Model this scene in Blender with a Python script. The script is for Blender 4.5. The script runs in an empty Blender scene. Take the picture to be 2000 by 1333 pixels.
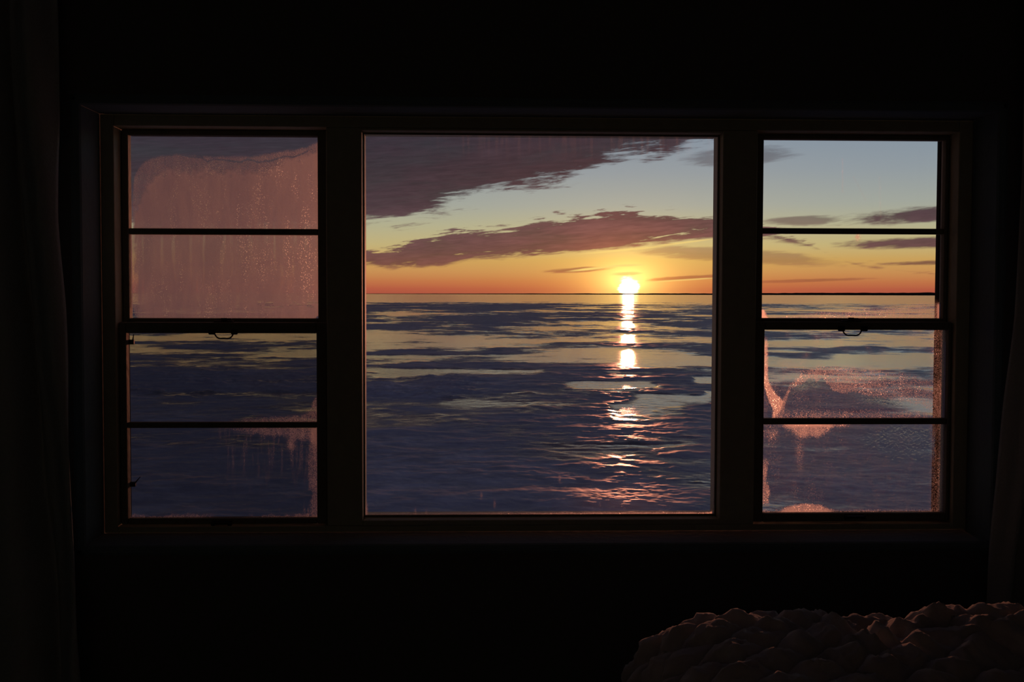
import bpy, bmesh, math, random
import numpy as np
from mathutils import Matrix, Vector

random.seed(4)
scene = bpy.context.scene
COL = scene.collection
R = math.radians

# ------------------------------------------------------------------ camera
FPX = 2240.0                      # focal length in pixels of the 2000 x 1333 frame
YAW, PITCH, ROLL = 0.0341, -0.0411, 0.0027
CX, D, EYE = -0.197, 3.133, 1.3987  # wall plane is y = 0, sill at z = 0.71
CAM = np.array([CX, -D, EYE])
_cy, _sy, _cp, _sp = math.cos(YAW), math.sin(YAW), math.cos(PITCH), math.sin(PITCH)
FW = np.array([_sy * _cp, _cy * _cp, _sp])
_r = np.array([_cy, -_sy, 0.0])
_u = np.cross(_r, FW)
RT = math.cos(ROLL) * _r + math.sin(ROLL) * _u
UP = -math.sin(ROLL) * _r + math.cos(ROLL) * _u

cam_data = bpy.data.cameras.new('camera')
cam = bpy.data.objects.new('camera', cam_data)
COL.objects.link(cam)
cam_data.sensor_width = 36.0
cam_data.lens = FPX / 2000.0 * 36.0
cam_data.clip_start = 0.05
cam_data.clip_end = 60000
m = Matrix.Identity(4)
for i in range(3):
    m[i][0], m[i][1], m[i][2], m[i][3] = RT[i], UP[i], -FW[i], CAM[i]
cam.matrix_world = m
scene.camera = cam


def ray(px, py):
    d = FW + (px - 1000.0) / FPX * RT + (666.5 - py) / FPX * UP
    return d / np.linalg.norm(d)


def P(px, py, y):
    """point on the vertical plane at depth y seen at a pixel -> (x, z)"""
    d = ray(px, py)
    t = (y - CAM[1]) / d[1]
    p = CAM + t * d
    return p[0], p[2]


def azel(px, py):
    d = ray(px, py)
    return math.degrees(math.atan2(d[0], d[1])), math.degrees(math.asin(d[2]))


def s2l(c):
    return tuple(((v / 255.0) / 12.92 if v <= 10.31 else ((v / 255.0 + 0.055) / 1.055) ** 2.4) for v in c)


# ------------------------------------------------------------------ exposure
vs = scene.view_settings
vs.view_transform = 'Standard'
vs.look = 'None'
vs.gamma = 1.0
vs.exposure = 0.0
vs.use_curve_mapping = False

# ------------------------------------------------------------------ sun
SUN_PX = (1227, 560)
SUN_AZ, SUN_EL = azel(*SUN_PX)
sun_data = bpy.data.lights.new('sun', 'SUN')
sun_data.energy = 0.62
sun_data.color = (1.0, 0.31, 0.16)
sun_data.angle = R(0.53)
sun = bpy.data.objects.new('sun', sun_data)
COL.objects.link(sun)
sd = Vector(ray(*SUN_PX))
sun.rotation_euler = sd.to_track_quat('Z', 'Y').to_euler()
sun.location = (3, 12, 6)


# ------------------------------------------------------------------ sky
class NT:
    """small helper for node graphs"""

    def __init__(self, tree):
        self.t = tree
        self.n = tree.nodes
        self.n.clear()

    def new(self, kind, **kw):
        n = self.n.new(kind)
        for k, v in kw.items():
            setattr(n, k, v)
        return n

    def put(self, sock, v):
        if hasattr(v, 'is_output') or isinstance(v, bpy.types.NodeSocket):
            self.t.links.new(v, sock)
        else:
            sock.default_value = v

    def math(self, op, a, b=None, c=None, clamp=False):
        n = self.new('ShaderNodeMath', operation=op, use_clamp=clamp)
        for i, v in enumerate((a, b, c)):
            if v is not None:
                self.put(n.inputs[i], v)
        return n.outputs[0]

    def ss(self, v, a, b):
        """smoothstep from a to b, 0..1"""
        n = self.new('ShaderNodeMapRange', interpolation_type='SMOOTHSTEP')
        self.put(n.inputs['Value'], v)
        if a < b:
            n.inputs['From Min'].default_value, n.inputs['From Max'].default_value = a, b
            n.inputs['To Min'].default_value, n.inputs['To Max'].default_value = 0, 1
        else:
            n.inputs['From Min'].default_value, n.inputs['From Max'].default_value = b, a
            n.inputs['To Min'].default_value, n.inputs['To Max'].default_value = 1, 0
        return n.outputs[0]

    def mixc(self, f, a, b, mode='MIX'):
        n = self.new('ShaderNodeMix', data_type='RGBA', blend_type=mode)
        self.put(n.inputs[0], f)
        for i, v in ((6, a), (7, b)):
            if isinstance(v, tuple):
                v = (*v, 1.0)[:4]
            self.put(n.inputs[i], v)
        return n.outputs[2]

    def ramp(self, f, stops):
        n = self.new('ShaderNodeValToRGB')
        self.put(n.inputs[0], f)
        e = n.color_ramp.elements
        while len(e) < len(stops):
            e.new(0.5)
        for el, (p, c) in zip(e, stops):
            el.position = p
            el.color = (*c, 1.0)
        return n.outputs[0]

    def noise(self, vec, scale, detail=4, rough=0.55, dist=0.0, dims='3D'):
        n = self.new('ShaderNodeTexNoise', noise_dimensions=dims)
        if vec is not None:
            self.put(n.inputs['Vector'], vec)
        n.inputs['Scale'].default_value = scale
        n.inputs['Detail'].default_value = detail
        n.inputs['Roughness'].default_value = rough
        n.inputs['Distortion'].default_value = dist
        return n.outputs['Fac']

    def comb(self, x, y, z=0.0):
        n = self.new('ShaderNodeCombineXYZ')
        for i, v in enumerate((x, y, z)):
            self.put(n.inputs[i], v)
        return n.outputs[0]

    def curve(self, v, pts):
        n = self.new('ShaderNodeFloatCurve')
        self.put(n.inputs['Value'], v)
        c = n.mapping.curves[0]
        c.points[0].location = pts[0]
        c.points[1].location = pts[-1]
        for p in pts[1:-1]:
            c.points.new(*p)
        for p in c.points:
            p.handle_type = 'AUTO_CLAMPED'
        n.mapping.update()
        return n.outputs[0]


def build_sky():
    w = bpy.data.worlds.new('dusk_sky')
    scene.world = w
    w.use_nodes = True
    N = NT(w.node_tree)
    tc = N.new('ShaderNodeTexCoord')
    sep = N.new('ShaderNodeSeparateXYZ')
    N.put(sep.inputs[0], tc.outputs['Generated'])
    X, Y, Z = sep.outputs
    az = N.math('DEGREES', N.math('ARCTAN2', X, Y))
    el = N.math('DEGREES', N.math('ARCSINE', Z))
    elp = N.math('MAXIMUM', el, 0.0)
    t = N.math('SQRT', N.math('DIVIDE', elp, 90.0))
    T = lambda e: math.sqrt(max(e, 0) / 90.0)
    clear = N.ramp(t, [(T(e), s2l(c)) for e, c in [
        (0.0, (170, 80, 66)), (0.25, (186, 92, 68)), (0.6, (198, 118, 74)), (1.1, (206, 148, 88)),
        (1.7, (208, 166, 96)), (2.4, (200, 182, 126)), (3.4, (184, 181, 148)), (4.4, (167, 172, 162)),
        (6.0, (150, 160, 166)), (7.6, (138, 152, 166)), (14, (98, 112, 138)), (32, (58, 68, 100)), (90, (36, 44, 74))]])
    cloudc = N.ramp(t, [(T(e), s2l(c)) for e, c in [
        (0.0, (150, 78, 60)), (0.7, (150, 84, 62)), (1.4, (124, 80, 70)), (2.2, (104, 74, 72)), (3.4, (94, 72, 76)),
        (4.4, (72, 58, 64)), (6.0, (60, 50, 57)), (8.0, (54, 48, 58)), (20, (46, 45, 60)), (90, (40, 42, 62))]])
    # the far side of the sky, away from the sunset, is duller and bluer
    daz = N.math('ABSOLUTE', N.math('SUBTRACT', az, SUN_AZ))
    away = N.ss(daz, 35.0, 130.0)
    clear = N.mixc(N.math('MULTIPLY', away, 0.8), clear, s2l((66, 66, 92)))
    # glow round the sun
    dx = N.math('MULTIPLY', N.math('SUBTRACT', az, SUN_AZ), 0.62)
    dy = N.math('SUBTRACT', el, SUN_EL + 0.25)
    d = N.math('SQRT', N.math('ADD', N.math('MULTIPLY', dx, dx), N.math('MULTIPLY', dy, dy)))
    g1 = N.math('EXPONENT', N.math('MULTIPLY', d, -1.0 / 0.62))
    g2 = N.math('EXPONENT', N.math('MULTIPLY', d, -1.0 / 2.4))
    glow = N.mixc(1.0, N.mixc(g1, (0, 0, 0), (2.6, 1.75, 0.45)), N.mixc(g2, (0, 0, 0), (0.42, 0.19, 0.005)), 'ADD')

    # cloud noise, drawn out along the sky
    shear = N.math('SUBTRACT', el, N.math('MULTIPLY', az, 0.085))
    nv = N.comb(N.math('MULTIPLY', az, 0.22), N.math('MULTIPLY', shear, 1.15), 0.0)
    n1 = N.math('SUBTRACT', N.noise(nv, 1.0, 6, 0.62, 0.5), 0.5)
    nv2 = N.comb(N.math('MULTIPLY', az, 0.85), N.math('MULTIPLY', shear, 7.5), 3.0)
    n2 = N.math('SUBTRACT', N.noise(nv2, 1.0, 5, 0.66, 0.4), 0.5)
    nn = N.math('ADD', n1, N.math('MULTIPLY', n2, 0.6))

    azn = N.math('DIVIDE', N.math('ADD', az, 45.0), 90.0, clamp=True)

    def edge(pts, maxel):
        q = []
        for px, py in pts:
            a, e = azel(px, py)
            q.append(((a + 45) / 90.0, e / maxel))
        q = [(0.0, q[0][1])] + q + [(1.0, q[-1][1])]
        return N.math('MULTIPLY', N.curve(azn, q), maxel)

    # big dark cloud, whose lower edge climbs to the right
    low = edge([(-200, 470), (300, 455), (600, 446), (715, 436), (800, 424), (880, 408), (930, 388), (980, 368), (1060, 356), (1130, 342),
                (1200, 323), (1300, 300), (1400, 272), (1500, 262), (1600, 258), (1750, 190), (2000, 60)], 14.0)
    m_up = N.ss(N.math('ADD', N.math('SUBTRACT', el, low), N.math('MULTIPLY', nn, 3.0)), -0.25, 0.42)
    thin = N.ss(az, azel(1640, 280)[0], azel(1290, 280)[0])
    m_up = N.math('MULTIPLY', m_up, N.math('MAXIMUM', thin, N.math('MULTIPLY', N.ss(el, 9.0, 20.0), 0.8)))
    # middle band
    top = edge([(-200, 520), (400, 512), (600, 505), (715, 494), (770, 487), (820, 466), (870, 455), (940, 449), (1000, 443), (1030, 430),
                (1090, 423), (1180, 418), (1290, 409), (1340, 411), (1400, 416), (1480, 440), (1580, 478), (1700, 520), (2000, 540)], 6.0)
    bot = edge([(-200, 528), (400, 522), (600, 520), (715, 521), (770, 526), (850, 522), (930, 508), (1020, 505), (1100, 497), (1180, 489),
                (1250, 481), (1330, 472), (1400, 468), (1480, 470), (1580, 482), (1700, 522), (2000, 541)], 6.0)
    inside = N.math('MINIMUM', N.math('SUBTRACT', top, el), N.math('SUBTRACT', el, bot))
    inside = N.math('ADD', inside, N.math('MULTIPLY', N.math('MULTIPLY', nn, 2.5), N.math('ADD', 0.3, N.math('MULTIPLY', N.ss(N.math('SUBTRACT', el, bot), 0.0, 0.5), 0.7))))
    m_mid = N.ss(inside, -0.07, 0.2)
    cover = N.math('MAXIMUM', m_up, m_mid)
    azel_v = N.comb(az, el, 0.0)
    n26, n20 = N.math('MULTIPLY', nn, 2.6), N.math('MULTIPLY', nn, 2.0)

    def streak(x0, y0, x1, y1, th):
        """squared distance from the middle of a long thin ellipse in the sky"""
        a0, e0 = azel(x0, y0)
        a1, e1 = azel(x1, y1)
        mp = N.new('ShaderNodeMapping', vector_type='TEXTURE')
        N.put(mp.inputs['Vector'], azel_v)
        mp.inputs['Location'].default_value = ((a0 + a1) / 2, (e0 + e1) / 2, 0)
        mp.inputs['Rotation'].default_value = (0, 0, math.atan2(e1 - e0, a1 - a0))
        mp.inputs['Scale'].default_value = (abs(a1 - a0) / 2, th * 0.0256, 1)
        dt = N.new('ShaderNodeVectorMath', operation='DOT_PRODUCT')
        N.put(dt.inputs[0], mp.outputs[0])
        N.put(dt.inputs[1], mp.outputs[0])
        return dt.outputs['Value']

    # single streaks: x0, y0, x1, y1, half thickness, weight
    for x0, y0, x1, y1, th, wgt in [
        (1060, 531, 1205, 523, 5.5, 0.8), (1255, 548, 1430, 538, 5, 0.75), (1240, 488, 1640, 512, 15, 0.5),
        (1460, 552, 1710, 544, 3.5, 0.6), (1715, 517, 1990, 508, 5, 0.9), (1635, 479, 2060, 466, 12, 1.0),
        (1485, 432, 1665, 428, 10, 0.7), (1600, 432, 2080, 404, 15, 1.0), (1330, 312, 1560, 296, 18, 0.5), (300, 548, 700, 541, 6, 0.6)]:
        e = N.math('SUBTRACT', streak(x0, y0, x1, y1, th), n26)
        cover = N.math('MAXIMUM', cover, N.math('MULTIPLY', N.ss(e, 1.25, 0.25), wgt))
    # light thinning inside the clouds
    body = N.math('ADD', 0.985, N.math('MULTIPLY', n1, 0.22), clamp=True)
    cover = N.math('MULTIPLY', cover, body, clamp=True)

    cg = N.mixc(1.0, N.mixc(g1, (0, 0, 0), (0.95, 0.38, 0.05)), N.mixc(g2, (0, 0, 0), (0.33, 0.07, 0.0)), 'ADD')
    cl = N.mixc(1.0, cloudc, cg, 'ADD')
    tone = N.math('ADD', 1.0, N.math('MULTIPLY', nn, 1.5))
    cl = N.mixc(1.0, cl, N.comb(tone, tone, tone), 'MULTIPLY')
    sk = N.mixc(1.0, clear, glow, 'ADD')
    col = N.mixc(cover, sk, cl)
    # wisps and cloud edges that catch the sun
    for x0, y0, x1, y1, th, wgt in [
        (1110, 530, 1215, 519, 2.6, 0.9), (1185, 520, 1262, 517, 2.5, 1.0), (1130, 497, 1300, 481, 2.2, 0.55), (1280, 481, 1400, 466, 2.0, 0.45),
        (1255, 552, 1400, 543, 1.8, 0.6), (1195, 536, 1255, 534, 4.0, 1.0)]:
        e = N.math('SUBTRACT', streak(x0, y0, x1, y1, th), n20)
        col = N.mixc(N.math('MULTIPLY', N.ss(e, 1.5, 0.1), wgt), col, (1.15, 0.80, 0.22))
    # the sun itself, breaking through under the cloud
    sx = N.math('SUBTRACT', az, SUN_AZ)
    sy = N.math('SUBTRACT', el, SUN_EL)
    ds = N.math('SQRT', N.math('ADD', N.math('MULTIPLY', sx, sx), N.math('MULTIPLY', sy, sy)))
    disc = N.ss(N.math('ADD', ds, N.math('MULTIPLY', nn, 0.7)), 0.62, 0.2)
    col = N.mixc(N.math('MULTIPLY', disc, 1.0), col, (14.0, 11.0, 6.0))
    # below the horizon: the same haze
    col = N.mixc(N.ss(el, -0.6, -3.0), col, s2l((60, 58, 78)))
    bg = N.new('ShaderNodeBackground')
    N.put(bg.inputs['Color'], col)
    bg.inputs['Strength'].default_value = 1.0
    # higher up only the large cloud and the clear sky remain: the same colours without the streaks
    high = N.mixc(N.math('MULTIPLY', m_up, body, clamp=True), sk, cl)
    bg2 = N.new('ShaderNodeBackground')
    N.put(bg2.inputs['Color'], high)
    mx = N.new('ShaderNodeMixShader')
    N.put(mx.inputs[0], N.math('GREATER_THAN', el, 9.0))
    N.t.links.new(bg.outputs[0], mx.inputs[1])
    N.t.links.new(bg2.outputs[0], mx.inputs[2])
    out = N.new('ShaderNodeOutputWorld')
    N.t.links.new(mx.outputs[0], out.inputs[0])


build_sky()
scene.world.cycles.sampling_method = 'MANUAL'
scene.world.cycles.sample_map_resolution = 1024
scene.cycles.max_bounces = 5
scene.cycles.diffuse_bounces = 3
scene.cycles.glossy_bounces = 3
scene.cycles.transmission_bounces = 4
scene.cycles.adaptive_threshold = 0.02


# ------------------------------------------------------------------ materials
def material(name):
    mt = bpy.data.materials.new(name)
    mt.use_nodes = True
    N = NT(mt.node_tree)
    out = N.new('ShaderNodeOutputMaterial')
    return mt, N, out


def plain(name, col, rough=0.6, var=0.25, scale=30, bump=0.0, spec=0.4, metallic=0.0):
    mt, N, out = material(name)
    tc = N.new('ShaderNodeTexCoord').outputs['Object']
    n = N.noise(tc, scale, 5, 0.6)
    b = N.new('ShaderNodeBsdfPrincipled')
    lo = tuple(c * (1 - var) for c in col)
    hi = tuple(min(1, c * (1 + var)) for c in col)
    N.put(b.inputs['Base Color'], N.mixc(n, lo, hi))
    b.inputs['Roughness'].default_value = rough
    b.inputs['Specular IOR Level'].default_value = spec
    b.inputs['Metallic'].default_value = metallic
    if bump:
        bp = N.new('ShaderNodeBump')
        bp.inputs['Strength'].default_value = bump
        bp.inputs['Distance'].default_value = 0.01
        N.put(bp.inputs['Height'], n)
        N.t.links.new(bp.outputs[0], b.inputs['Normal'])
    N.t.links.new(b.outputs[0], out.inputs[0])
    return mt


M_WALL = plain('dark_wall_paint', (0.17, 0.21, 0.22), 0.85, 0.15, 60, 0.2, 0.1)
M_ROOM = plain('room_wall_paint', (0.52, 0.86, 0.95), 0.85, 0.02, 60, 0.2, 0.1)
M_CEIL = plain('ceiling_paint', (0.78, 0.83, 0.84), 0.9, 0.03, 60, 0.1, 0.1)
M_REVEAL = plain('reveal_plaster', (0.19, 0.30, 0.34), 0.85, 0.12, 40, 0.15, 0.1)
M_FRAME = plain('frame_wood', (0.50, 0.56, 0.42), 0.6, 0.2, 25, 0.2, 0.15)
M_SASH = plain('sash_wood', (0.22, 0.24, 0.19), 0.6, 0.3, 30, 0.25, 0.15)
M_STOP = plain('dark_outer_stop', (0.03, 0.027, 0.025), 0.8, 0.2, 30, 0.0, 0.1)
M_IRON = plain('dark_iron', (0.03, 0.026, 0.024), 0.5, 0.2, 60, 0.0, 0.5, 0.6)
M_FLOOR = plain('dark_floor_boards', (0.26, 0.24, 0.21), 0.6, 0.3, 6, 0.1, 0.2)
M_BASE = plain('baseboard_paint', (0.12, 0.12, 0.11), 0.6, 0.2, 20, 0.0, 0.2)
M_CURTAIN = plain('curtain_cloth', (0.5, 0.62, 0.64), 0.95, 0.15, 140, 0.3, 0.05)
M_ROD = plain('curtain_rod_metal', (0.05, 0.045, 0.04), 0.4, 0.2, 40, 0.0, 0.5, 0.7)
M_MATTRESS = plain('mattress_ticking', (0.25, 0.24, 0.22), 0.9, 0.1, 90, 0.1, 0.1)
M_BEDWOOD = plain('bed_wood', (0.05, 0.034, 0.022), 0.5, 0.3, 12, 0.1, 0.3)


def quilt_material():
    mt, N, out = material('quilt_cotton')
    tc = N.new('ShaderNodeTexCoord').outputs['Object']
    n = N.noise(tc, 9, 4, 0.6)
    f = N.noise(tc, 160, 3, 0.7)
    b = N.new('ShaderNodeBsdfPrincipled')
    c = N.mixc(N.ss(n, 0.42, 0.6), (0.68, 0.67, 0.66), (0.84, 0.83, 0.82))
    N.put(b.inputs['Base Color'], c)
    b.inputs['Roughness'].default_value = 0.9
    b.inputs['Specular IOR Level'].default_value = 0.15
    b.inputs['Sheen Weight'].default_value = 0.25
    bp = N.new('ShaderNodeBump')
    bp.inputs['Strength'].default_value = 0.35
    bp.inputs['Distance'].default_value = 0.003
    N.put(bp.inputs['Height'], f)
    N.t.links.new(bp.outputs[0], b.inputs['Normal'])
    N.t.links.new(b.outputs[0], out.inputs[0])
    return mt


M_QUILT = quilt_material()


def glass_material(name, tint):
    """thin window glass; the mesh attribute 'frost' says where hoar frost sits on it, 'melt' where wet film does"""
    mt, N, out = material(name)
    tc = N.new('ShaderNodeTexCoord').outputs['Object']
    sep = N.new('ShaderNodeSeparateXYZ')
    N.put(sep.inputs[0], tc)
    a1 = N.new('ShaderNodeAttribute', attribute_name='frost').outputs['Fac']
    a2 = N.new('ShaderNodeAttribute', attribute_name='melt').outputs['Fac']
    tr = N.new('ShaderNodeBsdfTransparent')
    tr.inputs['Color'].default_value = (*tint, 1)
    gl = N.new('ShaderNodeBsdfGlossy')
    gl.inputs['Roughness'].default_value = 0.02
    gl.inputs['Color'].default_value = (0.8, 0.8, 0.8, 1)
    fr = N.new('ShaderNodeFresnel')
    fr.inputs['IOR'].default_value = 1.35
    clear = N.new('ShaderNodeMixShader')
    N.put(clear.inputs[0], fr.outputs[0])
    N.t.links.new(tr.outputs[0], clear.inputs[1])
    N.t.links.new(gl.outputs[0], clear.inputs[2])
    # hoar frost: fine crystals with drawn-out vertical runs
    runs = N.noise(N.comb(N.math('MULTIPLY', sep.outputs[0], 55.0), 0.0, N.math('MULTIPLY', sep.outputs[2], 5.0)), 1.0, 4, 0.6, 0.3)
    grain = N.noise(tc, 420.0, 2, 0.7)
    vor = N.new('ShaderNodeTexVoronoi', feature='F1')
    N.put(vor.inputs['Vector'], tc)
    vor.inputs['Scale'].default_value = 210.0
    spark = N.math('MULTIPLY', N.ss(vor.outputs['Distance'], 0.34, 0.14), N.ss(N.noise(N.comb(N.math('MULTIPLY', sep.outputs[0], 24.0), 0.0, N.math('MULTIPLY', sep.outputs[2], 7.0)), 1.0, 3, 0.6), 0.45, 0.62))
    amt = N.math('ADD', a1, N.math('MULTIPLY', N.math('MULTIPLY', N.math('SUBTRACT', runs, 0.5), 0.55), N.ss(a1, 0.0, 0.25)))
    amt = N.math('ADD', amt, N.math('MULTIPLY', N.math('MULTIPLY', N.math('SUBTRACT', grain, 0.5), 2.2), N.math('MULTIPLY', N.ss(a1, 0.0, 0.2), N.ss(a1, 1.0, 0.5))))
    amt = N.math('MINIMUM', N.math('MAXIMUM', amt, 0.0), 0.985)
    tl = N.new('ShaderNodeBsdfTranslucent')
    blot = N.noise(N.comb(N.math('MULTIPLY', sep.outputs[0], 16.0), 0.0, N.math('MULTIPLY', sep.outputs[2], 5.0)), 1.0, 5, 0.65, 0.4)
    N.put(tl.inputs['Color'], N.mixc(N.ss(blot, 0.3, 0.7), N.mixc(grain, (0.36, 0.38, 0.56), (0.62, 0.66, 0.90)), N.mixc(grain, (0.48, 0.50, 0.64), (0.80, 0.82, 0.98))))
    df = N.new('ShaderNodeBsdfDiffuse')
    df.inputs['Color'].default_value = (0.6, 0.6, 0.62, 1)
    rf = N.new('ShaderNodeBsdfRefraction')
    rf.inputs['IOR'].default_value = 1.4
    rf.inputs['Roughness'].default_value = 0.72
    fr1 = N.new('ShaderNodeMixShader')
    fr1.inputs[0].default_value = 0.12
    N.t.links.new(tl.outputs[0], fr1.inputs[1])
    N.t.links.new(df.outputs[0], fr1.inputs[2])
    fr2 = N.new('ShaderNodeMixShader')
    N.put(fr2.inputs[0], N.math('ADD', 0.13, N.math('MULTIPLY', spark, 0.85)))
    N.t.links.new(fr1.outputs[0], fr2.inputs[1])
    N.t.links.new(rf.outputs[0], fr2.inputs[2])
    s1 = N.new('ShaderNodeMixShader')
    N.put(s1.inputs[0], amt)
    N.t.links.new(clear.outputs[0], s1.inputs[1])
    N.t.links.new(fr2.outputs[0], s1.inputs[2])
    # wet film: blurs what lies behind
    bp = N.new('ShaderNodeBump')
    bp.inputs['Strength'].default_value = 1.0
    bp.inputs['Distance'].default_value = 0.0022
    N.put(bp.inputs['Height'], N.noise(tc, 130.0, 2, 0.5, 0.6))
    rf2 = N.new('ShaderNodeBsdfRefraction')
    rf2.inputs['IOR'].default_value = 1.25
    rf2.inputs['Roughness'].default_value = 0.12
    N.t.links.new(bp.outputs[0], rf2.inputs['Normal'])
    s2 = N.new('ShaderNodeMixShader')
    N.put(s2.inputs[0], a2)
    N.t.links.new(s1.outputs[0], s2.inputs[1])
    N.t.links.new(rf2.outputs[0], s2.inputs[2])
    N.t.links.new(s2.outputs[0], out.inputs[0])
    return mt


M_GLASS = glass_material('window_glass', (0.97, 0.97, 0.97))
M_GLASS_DULL = glass_material('dulled_window_glass', (0.74, 0.73, 0.72))


def lake_material():
    mt, N, out = material('lake_ice_and_snow')
    geo = N.new('ShaderNodeNewGeometry')
    pos = geo.outputs['Position']
    ice = N.new('ShaderNodeAttribute', attribute_name='ice').outputs['Fac']
    n1 = N.noise(pos, 1.3, 5, 0.62)
    n2 = N.noise(pos, 0.23, 4, 0.6)
    snow = N.mixc(N.ss(n1, 0.3, 0.7), (0.42, 0.43, 0.48), (0.74, 0.75, 0.80))
    snow = N.mixc(N.ss(n2, 0.35, 0.65), snow, (0.50, 0.51, 0.57))
    n3 = N.noise(pos, 0.24, 7, 0.66)
    f = N.math('ADD', ice, N.math('ADD', N.math('MULTIPLY', N.math('SUBTRACT', n1, 0.5), 0.5), N.math('MULTIPLY', N.math('SUBTRACT', n3, 0.5), 1.7)))
    f = N.ss(f, 0.28, 0.72)
    b = N.new('ShaderNodeBsdfPrincipled')
    N.put(b.inputs['Base Color'], N.mixc(f, snow, (0.085, 0.08, 0.085)))
    r = N.new('ShaderNodeMix', data_type='FLOAT')
    N.put(r.inputs[0], f)
    r.inputs[2].default_value = 0.42
    r.inputs[3].default_value = 0.09
    N.t.links.new(r.outputs[0], b.inputs['Roughness'])
    s = N.new('ShaderNodeMix', data_type='FLOAT')
    N.put(s.inputs[0], f)
    s.inputs[2].default_value = 0.16
    s.inputs[3].default_value = 0.5
    N.t.links.new(s.outputs[0], b.inputs['Specular IOR Level'])
    b.inputs['IOR'].default_value = 1.33
    bp = N.new('ShaderNodeBump')
    bp.inputs['Strength'].default_value = 0.25
    bp.inputs['Distance'].default_value = 0.05
    N.put(bp.inputs['Height'], N.noise(pos, 2.2, 3, 0.55))
    N.t.links.new(bp.outputs[0], b.inputs['Normal'])
    N.t.links.new(b.outputs[0], out.inputs[0])
    return mt


M_LAKE = lake_material()
M_SHORE = plain('far_woods', (0.05, 0.045, 0.05), 0.95, 0.3, 0.01, 0.0, 0.0)


# ------------------------------------------------------------------ object helpers
def link(o, parent=None):
    COL.objects.link(o)
    if parent is not None:
        o.parent = parent
    return o


def tag(o, label, cat=None, kind=None, group=None):
    o['label'] = label
    if cat:
        o['category'] = cat
    if kind:
        o['kind'] = kind
    if group:
        o['group'] = group
    return o


def empty(name, parent=None, loc=(0, 0, 0)):
    o = bpy.data.objects.new(name, None)
    o.empty_display_size = 0.1
    o.location = loc
    return link(o, parent)


def mesh_obj(name, verts, faces, mat, parent=None, smooth=False):
    me = bpy.data.meshes.new(name)
    me.from_pydata(verts, [], faces)
    me.materials.append(mat)
    if smooth:
        me.polygons.foreach_set('use_smooth', [True] * len(me.polygons))
    me.update()
    return link(bpy.data.objects.new(name, me), parent)


def bm_obj(name, bm, mat, parent=None, smooth=False):
    me = bpy.data.meshes.new(name)
    bm.normal_update()
    bm.to_mesh(me)
    bm.free()
    me.materials.append(mat)
    if smooth:
        me.polygons.foreach_set('use_smooth', [True] * len(me.polygons))
    return link(bpy.data.objects.new(name, me), parent)


def add_box(bm, x0, x1, y0, y1, z0, z1, bevel=0.0, seg=2):
    x0, x1 = sorted((x0, x1))
    y0, y1 = sorted((y0, y1))
    z0, z1 = sorted((z0, z1))
    v = [bm.verts.new(c) for c in [(x0, y0, z0), (x1, y0, z0), (x1, y1, z0), (x0, y1, z0),
                                   (x0, y0, z1), (x1, y0, z1), (x1, y1, z1), (x0, y1, z1)]]
    fs = [bm.faces.new([v[i] for i in q]) for q in
          [(3, 2, 1, 0), (4, 5, 6, 7), (0, 1, 5, 4), (1, 2, 6, 5), (2, 3, 7, 6), (3, 0, 4, 7)]]
    if bevel > 0:
        es = list({e for f in fs for e in f.edges})
        bmesh.ops.bevel(bm, geom=es, offset=bevel, segments=seg, affect='EDGES', profile=0.5)


def box(name, x0, x1, y0, y1, z0, z1, mat, parent=None, bevel=0.0):
    bm = bmesh.new()
    add_box(bm, x0, x1, y0, y1, z0, z1, bevel)
    return bm_obj(name, bm, mat, parent)


def add_tube(bm, pts, rad, seg=10):
    pts = [Vector(p) for p in pts]
    rings = []
    for i, p in enumerate(pts):
        t = (pts[min(i + 1, len(pts) - 1)] - pts[max(i - 1, 0)]).normalized()
        a = t.cross(Vector((0, 1, 0.01)))
        if a.length < 1e-3:
            a = t.cross(Vector((1, 0, 0)))
        a.normalize()
        b = t.cross(a).normalized()
        rr = rad[i] if isinstance(rad, (list, tuple)) else rad
        rings.append([bm.verts.new(p + rr * (math.cos(2 * math.pi * k / seg) * a + math.sin(2 * math.pi * k / seg) * b)) for k in range(seg)])
    for r0, r1 in zip(rings, rings[1:]):
        for k in range(seg):
            bm.faces.new([r0[k], r0[(k + 1) % seg], r1[(k + 1) % seg], r1[k]])
    bm.faces.new(rings[0][::-1])
    bm.faces.new(rings[-1])
    bmesh.ops.recalc_face_normals(bm, faces=bm.faces)


def tube(name, pts, rad, mat, parent=None, seg=10):
    bm = bmesh.new()
    add_tube(bm, pts, rad, seg)
    return bm_obj(name, bm, mat, parent, True)


# numpy value noise ---------------------------------------------------------
def _hash(ix, iy, seed):
    h = (ix.astype(np.int64) * 374761393 + iy.astype(np.int64) * 668265263 + seed * 974634777) & 0xFFFFFFFF
    h = ((h ^ (h >> 13)) * 1274126177) & 0xFFFFFFFF
    h = h ^ (h >> 16)
    return (h & 0xFFFFFF) / float(0xFFFFFF)


def vnoise(x, y, seed=0):
    ix, iy = np.floor(x), np.floor(y)
    fx, fy = x - ix, y - iy
    fx = fx * fx * fx * (fx * (fx * 6 - 15) + 10)
    fy = fy * fy * fy * (fy * (fy * 6 - 15) + 10)
    a, b = _hash(ix, iy, seed), _hash(ix + 1, iy, seed)
    c, d = _hash(ix, iy + 1, seed), _hash(ix + 1, iy + 1, seed)
    return (a + (b - a) * fx) * (1 - fy) + (c + (d - c) * fx) * fy


def fbm(x, y, octaves=5, gain=0.5, seed=0):
    s = np.zeros_like(x, dtype=float)
    amp, tot = 1.0, 0.0
    for o in range(octaves):
        ca, sa = math.cos(o * 0.7), math.sin(o * 0.7)
        s += amp * vnoise((x * ca - y * sa) * 2 ** o + o * 17.3, (x * sa + y * ca) * 2 ** o - o * 9.1, seed + o)
        tot += amp
        amp *= gain
    return s / tot


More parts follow.
